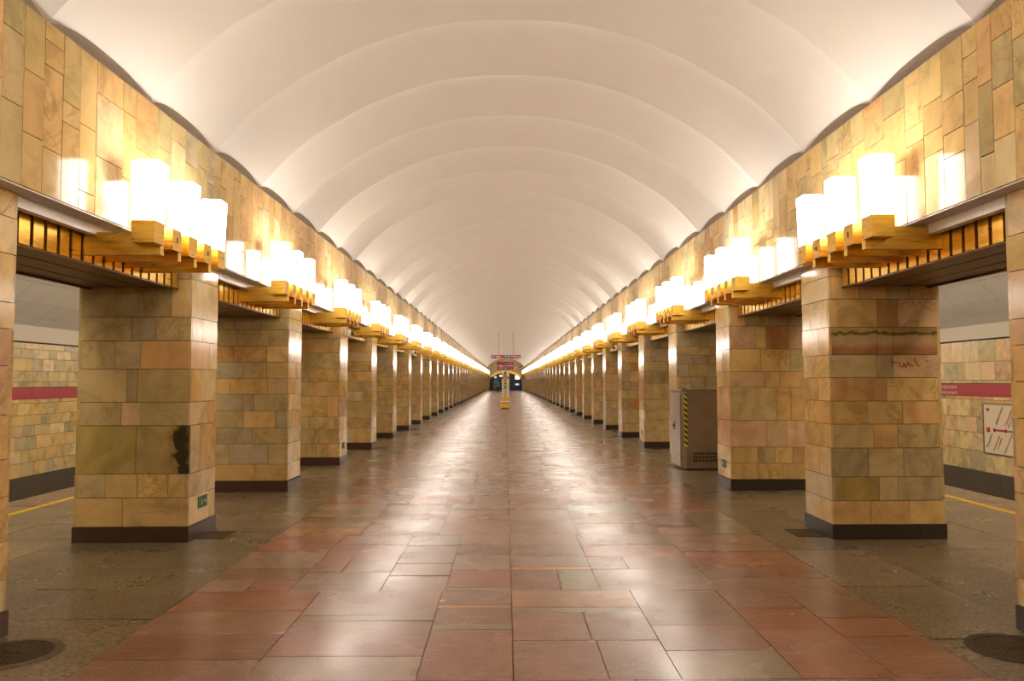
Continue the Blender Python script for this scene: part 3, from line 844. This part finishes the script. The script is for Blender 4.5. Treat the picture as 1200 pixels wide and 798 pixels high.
# ------------------------------------------------------------------ floor fittings
for s in (-1, 1):
    mh = thing('manhole_cover', f'round iron manhole cover in the floor beside the nearest {SIDE[s]} pillar', 'manhole cover', (s * 3.165, 5.08, 0), 'manhole covers')
    lathe('ring', [(.235, .0), (.235, .006), (.29, .006), (.292, .0)], M_IRON_LT if s < 0 else M_IRON, mb and mh, n=40)
    lathe('cover', [(.0, .003), (.23, .003), (.232, .0)], M_IRON, mh, n=40)
    bl = []
    for k in range(-6, 7):
        h = math.sqrt(max(0, .22 ** 2 - (k * .034) ** 2))
        bl.append((k * .034 - .004, k * .034 + .004, -h, h, .0035, .0062)); bl.append((-h, h, k * .034 - .004, k * .034 + .004, .0035, .0062))
    boxes('tread', bl, M_IRON_LT, mh)
    boxes('lifting_slot', [(-.05, .05, -.008, .008, .0055, .0072)], M_BLACK, mh)
for s, n, dx in ((-1, 1, 0), (1, 1, 0), (-1, 4, 0), (1, 5, 0), (-1, 6, 0)):
    y = 8.68 + (n - 1) * S
    gr = thing('floor_grate', f'small square iron floor grate at the foot of the {ORD[n]} {SIDE[s]} pillar', 'grate', (s * 3.27, y + .22, 0), 'floor grates')
    boxes('frame', [(-.155, .155, -.215, -.195, 0, .005), (-.155, .155, .195, .215, 0, .005), (-.155, -.135, -.195, .195, 0, .005), (.135, .155, -.195, .195, 0, .005)], M_IRON, gr)
    boxes('pan', [(-.135, .135, -.195, .195, 0, .0015)], M_BLACK, gr)
    for k in range(9):
        boxes('bar', [(-.135, .135, -.18 + k * .043, -.158 + k * .043, .0015, .0045)], M_IRON_LT, gr)

# ------------------------------------------------------------------ green escape signs low on the pillars
def exit_sign(s, n, y, z):
    x = s * W - s * .004
    r = thing('exit_sign', f'small green escape route sign low on the {ORD[n]} {SIDE[s]} pillar', 'sign', (x, y, z), 'green escape signs')
    w, h = .25, .125
    boxes('plate', [(0, -s * .005, 0, w, 0, h)], M_GREEN, r)
    f = -s * .0065; g = -s * .0045
    a = lambda nm, bl: boxes(nm, [(f, g, p0, p1, z0, z1) for p0, p1, z0, z1 in bl], M_LIME, r)
    a('doorway', [(.015, .02, .015, .11), (.06, .065, .015, .11), (.02, .06, .105, .11)])
    a('running_figure', [(.092, .105, .088, .101), (.085, .108, .052, .084), (.108, .128, .066, .074), (.068, .085, .072, .08), (.096, .120, .04, .05), (.114, .122, .018, .04), (.074, .09, .034, .052), (.062, .076, .022, .034)])
    q = [(.235, .0625), (.195, .10), (.195, .078), (.15, .078), (.15, .047), (.195, .047), (.195, .025)]
    poly_mesh('arrow', [(f, p, zz) for p, zz in q], [(0, 1, 6), (2, 3, 4, 5)], M_LIME, r)
for s, n, y in ((-1, 1, 8.77), (-1, 3, 16.45), (-1, 5, 24.1), (1, 2, 12.62), (1, 4, 20.3), (1, 6, 27.9)): exit_sign(s, n, y, .315)

# ------------------------------------------------------------------ cameras on the pillars
for s, n, y, z in ((-1, 3, 16.65, 2.71), (1, 5, 24.44, 2.72), (-1, 6, 28.2, 2.72)):
    c = thing('security_camera', f'ivory security camera with black lens on the {ORD[n]} {SIDE[s]} pillar', 'camera', (s * (W - .004), y, z), 'security cameras')
    d = -s
    lathe('mount', [(.0, 0), (.085, 0), (.085, d * .02), (.05, d * .03), (.0, d * .03)], M_CREAM, c, n=20, axis='x')
    lathe('body', [(.0, d * .028), (.075, d * .03), (.095, d * .07), (.085, d * .10), (.05, d * .12), (.0, d * .125)], M_CREAM, c, n=20, axis='x')
    lathe('lens', [(.0, d * .124), (.035, d * .124), (.05, d * .14), (.045, d * .165), (.02, d * .18), (.0, d * .182)], M_BLACK, c, n=18, axis='x')

# ------------------------------------------------------------------ far end: bench box, information pillar, hanging signs, person, gates
bn = thing('bronze_bench_box', 'bronze box bench with hazard-striped top edge in front of the information pillar', 'box', (-.10, 48.6, 0))
boxes('plinth', [(-.24, .24, .04, .66, 0, .07)], M_BLACK, bn)
for k in range(3): boxes('side_panel', [(-.28 + k * .187 + .004, -.28 + (k + 1) * .187 - .004, 0, .7, .07, .40)], M_BRONZE, bn)
boxes('top', [(-.30, .30, -.02, .72, .40, .47)], M_BOARD, bn)
for k in range(7): boxes('stripe', [(-.30 + k * .086, -.257 + k * .086, -.024, -.018, .34, .415)], M_HAZ if k % 2 else M_BLACK, bn)
for k in range(6): boxes('stripe', [(-.257 + k * .086, -.214 + k * .086, -.024, -.018, .34, .415)], M_BLACK if k % 2 else M_HAZ, bn)
st = thing('information_pillar', 'grey information pillar with red stripe and hazard tape on the nave axis', 'pillar', (-.05, 64.0, 0))
boxes('base', [(-.33, .33, -.30, .30, 0, .42)], M_BRONZE, st)
boxes('base_stripe', [(-.335, .335, -.305, .305, .38, .45)], M_HAZ, st)
boxes('shaft', [(-.30, -.06, -.24, .24, .42, 2.52), (.02, .30, -.24, .24, .42, 2.52)], M_STEEL, st)
boxes('edge_post', [(-.06, .02, -.29, .24, .42, 2.45)], M_STEEL_DK, st)
boxes('red_stripe', [(-.304, -.062, -.246, -.239, 1.88, 2.06), (.022, .304, -.246, -.239, 1.88, 2.06)], M_REDS, st)
for k in range(8): boxes('tape_stripe', [(-.13, .09, -.297, -.289, 1.05 + k * .17, 1.135 + k * .17)], M_HAZ, st)
for k in range(8): boxes('tape_stripe', [(-.13, .09, -.297, -.289, 1.135 + k * .17, 1.22 + k * .17)], M_BLACK, st)
ig = boxes('information_sign', [(-.12, .12, -.30, -.26, 2.55, 2.90)], M_GREEN2, st)
boxes('letter', [(-.02, .02, -.306, -.30, 2.60, 2.76), (-.02, .02, -.306, -.30, 2.79, 2.83), (-.035, .035, -.306, -.30, 2.60, 2.62)], M_WHITE, ig)
boxes('sign_post', [(-.02, .02, -.27, -.24, 2.45, 2.56)], M_DARK, st)
def hanging_sign(y, zc, label, xc):
    r = thing('hanging_sign', label, 'sign', (xc, y, zc), 'hanging direction signs')
    w, h = 2.56, .29; vs = []; N = 8
    out = []
    for k in range(N + 1):
        a = -math.pi / 2 + math.pi * k / N; out.append((w / 2 - h / 2 + h / 2 * math.cos(a), h / 2 * math.sin(a)))
    for k in range(N + 1):
        a = math.pi / 2 + math.pi * k / N; out.append((-w / 2 + h / 2 + h / 2 * math.cos(a), h / 2 * math.sin(a)))
    n = len(out); vs = [(x, -.06, z) for x, z in out] + [(x, .06, z) for x, z in out]
    poly_mesh('panel', vs, [tuple(range(n)), tuple(range(n, 2 * n))[::-1]] + [(i, n + i, n + (i + 1) % n, (i + 1) % n) for i in range(n)], M_REDP, r)
    boxes('blue_field', [(-.18, .36, -.066, -.061, -h / 2, h / 2)], M_BLUE, r)
    boxes('red_field', [(-.50, -.20, -.066, -.061, -.09, .12)], M_REDS, r)
    bars = [(-1.05, -.75, .03, .06), (-.85, -.52, -.03, .06), (-.8, -.3, -.10, -.075), (-.1, .1, .02, .07), (-.1, .02, -.05, -.02), (.18, .30, -.06, .0), (.21, .27, .0, .08), (.55, .98, .02, .06), (.60, 1.05, -.03, .0), (.42, .52, .02, .09)]
    boxes('white_print', [(a, b, -.069, -.064, c, d) for a, b, c, d in bars], M_WHITE, r)
    poly_mesh('arrow', [(-1.2, -.069, 0), (-1.06, -.069, .07), (-1.06, -.069, -.07)], [(0, 2, 1)], M_WHITE, r)
    poly_mesh('arrow', [(1.12, -.069, .07), (1.06, -.069, -.06), (1.18, -.069, -.06)], [(0, 1, 2)], M_WHITE, r)
    for x in (-.6, .62):
        top = prof_z(xc + x) + .10 - zc
        lathe('rod', [(.0, h / 2), (.016, h / 2), (.016, top), (.0, top)], M_STEEL_DK, r, (x, 0, 0), n=8)
        lathe('rod_cap', [(.0, top - .16), (.035, top - .16), (.04, top - .02), (.0, top - .02)], M_BRONZE, r, (x, 0, 0), n=10)
hanging_sign(68.0, 3.80, 'larger red and blue direction sign on two rods, nearer of the two hanging signs', -.02)
hanging_sign(113.0, 3.86, 'farther small red and white direction sign hanging above the green information sign', -.02)

# end wall with its bronze arch
def arch_z(x, top=0.0): return 3.45 + top - 1.05 * (abs(x) / 2.85) ** 2
ew = []
ef = []
N = 28; xs = [-4.7 + 9.4 * i / (2 * N) for i in range(2 * N + 1)]
for yy in (YEND, YEND + .25):
    for x in xs: ew += [(x, yy, arch_z(x) if abs(x) < 2.9 else 0.0), (x, yy, 6.2)]
M2 = len(xs)
for i in range(M2 - 1):
    a, b = 2 * i, 2 * i + 2; o = 2 * M2
    ef += [(a, b, b + 1, a + 1), (o + a, o + a + 1, o + b + 1, o + b), (a, o + a, o + b, b)]
wb = structure(poly_mesh('wall_back', ew, ef, M_TILE_FAR))
ar_v, ar_f = [], []
for i in range(25):
    x = -2.9 + 5.8 * i / 24; z = arch_z(x)
    ar_v += [(x, YEND - .10, z - .18), (x, YEND - .10, z + .24), (x, YEND + .0, z + .24), (x, YEND + .0, z - .18)]
    if i:
        p, q = 4 * (i - 1), 4 * i
        ar_f += [(p, q, q + 1, p + 1), (p + 1, q + 1, q + 2, p + 2), (p + 3, p, q, q + 3), (p + 2, q + 2, q + 3, p + 3)]
poly_mesh('arch_rim', ar_v, ar_f, M_BRONZE, wb)
for x in (-2.95, 2.95): lathe('arch_boss', [(.0, -.34), (.26, -.30), (.26, .30), (.0, .34)], M_BRONZE, wb, (x, YEND - .12, 2.42), n=14)
rb = thing('red_wall_board', 'large dull red board on the far end wall above the arch', 'board', (-.1, YEND, 3.72))
boxes('panel', [(-1.52, 1.52, -.06, -.002, 0, 1.55)], M_RED_BOARD, rb)
boxes('print', [(.7, 1.35, -.066, -.06, 1.30, 1.36), (-1.2, -.9, -.066, -.06, .95, 1.0), (-1.2, -.4, -.066, -.06, .35, .42), (.95, 1.3, -.066, -.06, .12, .17)], M_BOARD, rb)
cm = thing('wall_speaker', 'small dark box high on the end wall right of the red board', 'speaker', (2.62, YEND, 4.3))
boxes('case', [(-.12, .12, -.14, -.002, -.12, .12)], M_DARK, cm); boxes('grille', [(-.09, .09, -.148, -.139, -.09, .09)], M_BLACK, cm)
gy = YEND + 1.0
structure(boxes('wall_end', [(-4.7, 4.7, gy + .15, gy + .3, 0, 4)], M_GATE))
for i in range(6):
    d = structure(boxes('door_%d' % (i + 1), [(-2.9 + i * .967 + .02, -2.9 + (i + 1) * .967 - .02, gy, gy + .06, .02, 3.4)], M_GATE))
    x0 = -2.9 + i * .967
    boxes('door_frame', [(x0 + .02, x0 + .07, gy - .03, gy, .02, 3.4), (x0 + .90, x0 + .947, gy - .03, gy, .02, 3.4), (x0 + .07, x0 + .90, gy - .03, gy, 1.0, 1.08)], M_DARK, d)
def lit(x0, x1, z0, z1, m, lab, nm='lit_poster', cat='poster'):
    t = thing(nm, lab, cat, ((x0 + x1) / 2, gy - .05, z0)); hw = (x1 - x0) / 2
    boxes('face', [(-hw, hw, -.03, .0, 0, z1 - z0)], m, t); boxes('frame', [(-hw - .03, -hw, -.04, .0, -.03, z1 - z0 + .03), (hw, hw + .03, -.04, .0, -.03, z1 - z0 + .03)], M_DARK, t)
lit(-2.12, -1.68, 2.25, 2.6, M_SCREEN, 'blue lit sign over the left gate at the far end', 'lit_sign', 'sign')
lit(-2.25, -1.55, .25, 2.0, plain('bluish_poster', (.16, .18, .22), .5, noise=.5, nscale=3), 'bluish grey poster panel behind the left gate', 'poster_panel')
lit(-1.15, -.5, 2.55, 2.8, M_LIT, 'narrow white lit sign left of the information pillar at the far end', 'lit_sign', 'sign')
lit(1.75, 2.55, 2.05, 2.75, M_LIT, 'bright white lit panel over the right gate at the far end', 'lit_sign', 'sign')
lit(1.75, 2.45, .95, 1.25, M_SCREEN, 'small pale blue lit panel on the right gate', 'lit_sign', 'sign')
boxes('threshold', [(-2.9, 2.9, YEND - .05, YEND + .9, -.001, .003)], plain('blue_grey_mat', (.17, .19, .24), .6), floor)

def person():
    root = thing('person', 'distant person in teal jacket and dark trousers walking left of the information pillar', 'person', (-1.22, 120.0, 0))
    def skin(name, pts, edges, mat, parent, sub=1):
        me = bpy.data.meshes.new(name); me.from_pydata([p[:3] for p in pts], edges, [])
        o = bpy.data.objects.new(name, me); COL.objects.link(o)
        o.modifiers.new('skin', 'SKIN'); sd = o.modifiers.new('sub', 'SUBSURF'); sd.levels = sub; sd.render_levels = sub
        for i, p in enumerate(pts):
            v = me.skin_vertices[0].data[i]; v.radius = (p[3], p[4] if len(p) > 4 else p[3]); v.use_root = (i == 0)
        dg = bpy.context.evaluated_depsgraph_get()
        m2 = bpy.data.meshes.new_from_object(o.evaluated_get(dg)); bpy.data.objects.remove(o)
        m2.materials.append(mat); m2.polygons.foreach_set('use_smooth', [True] * len(m2.polygons))
        return link(name, m2, None, parent)
    # pelvis, spine, neck, head; arms; legs in stride (body as one surface)
    P = [(0, 0, .92, .14, .11), (0, 0, 1.12, .13, .10), (0, .0, 1.34, .16, .11), (0, 0, 1.48, .07, .06), (0, -.02, 1.58, .075, .085), (0, -.02, 1.69, .07, .08),
         (-.19, 0, 1.40, .055), (-.25, .06, 1.13, .042), (-.24, -.06, .90, .030), (.19, 0, 1.40, .055), (.25, -.03, 1.13, .042), (.25, -.16, .93, .030),
         (-.10, 0, .86, .095), (-.10, -.12, .48, .062), (-.10, -.18, .09, .040), (-.10, -.32, .035, .035), (.10, 0, .86, .095), (.10, .06, .48, .062), (.10, .24, .12, .040), (.10, .12, .035, .035)]
    E = [(0, 1), (1, 2), (2, 3), (3, 4), (4, 5), (2, 6), (6, 7), (7, 8), (2, 9), (9, 10), (10, 11), (0, 12), (12, 13), (13, 14), (14, 15), (0, 16), (16, 17), (17, 18), (18, 19)]
    skin('body', P, E, M_SKIN, root)
    J = [(0, 0, .90, .165, .135), (0, 0, 1.12, .15, .125), (0, 0, 1.34, .18, .135), (0, 0, 1.45, .10, .085), (-.19, 0, 1.40, .075), (-.25, .06, 1.13, .06), (-.243, -.03, .96, .05), (.19, 0, 1.40, .075), (.25, -.03, 1.13, .06), (.25, -.13, .98, .05)]
    skin('jacket', J, [(0, 1), (1, 2), (2, 3), (2, 4), (4, 5), (5, 6), (2, 7), (7, 8), (8, 9)], M_TEAL, root)
    Tt = [(0, 0, .93, .155, .13), (-.10, 0, .84, .11), (-.10, -.12, .48, .08), (-.10, -.18, .13, .062), (.10, 0, .84, .11), (.10, .06, .48, .08), (.10, .235, .15, .062)]
    skin('trousers', Tt, [(0, 1), (1, 2), (2, 3), (0, 4), (4, 5), (5, 6)], M_CLOTH, root)
    for a, b in (((-.10, -.16), (-.10, -.36)), ((.10, .26), (.10, .08))):
        skin('shoe', [(a[0], a[1], .06, .055), (b[0], b[1], .045, .045)], [(0, 1)], M_BLACK, root)
    skin('hair', [(0, .02, 1.69, .088, .085), (0, .045, 1.61, .075, .06)], [(0, 1)], M_HAIR, root)
    skin('nose', [(0, -.095, 1.635, .012), (0, -.125, 1.61, .014)], [(0, 1)], M_SKIN, root)
    for x in (-.03, .03): boxes('eye', [(x - .012, x + .012, -.112, -.10, 1.638, 1.65)], M_BLACK, root)
    boxes('mouth', [(-.022, .022, -.11, -.098, 1.572, 1.58)], M_REDP, root)
    for (hx, hy, hz, s) in ((-.24, -.06, .90, 1), (.25, -.16, .93, -1)):
        for k in range(4):
            fx = hx + (k - 1.5) * .018; l = (.075, .085, .08, .065)[k]
            skin('finger', [(fx, hy - .01, hz - .01, .009), (fx, hy - .03, hz - .05 - l * .4, .008), (fx, hy - .025, hz - .05 - l, .007)], [(0, 1), (1, 2)], M_SKIN, root, 0)
        skin('thumb', [(hx + s * .02, hy - .01, hz, .010), (hx + s * .045, hy - .04, hz - .04, .009), (hx + s * .045, hy - .05, hz - .07, .008)], [(0, 1), (1, 2)], M_SKIN, root, 0)
person()

# wall behind the camera closes the hall
structure(boxes('wall_behind', [(-10.5, 10.5, YBACK - .3, YBACK, -1.3, 6.2)], M_BAND))
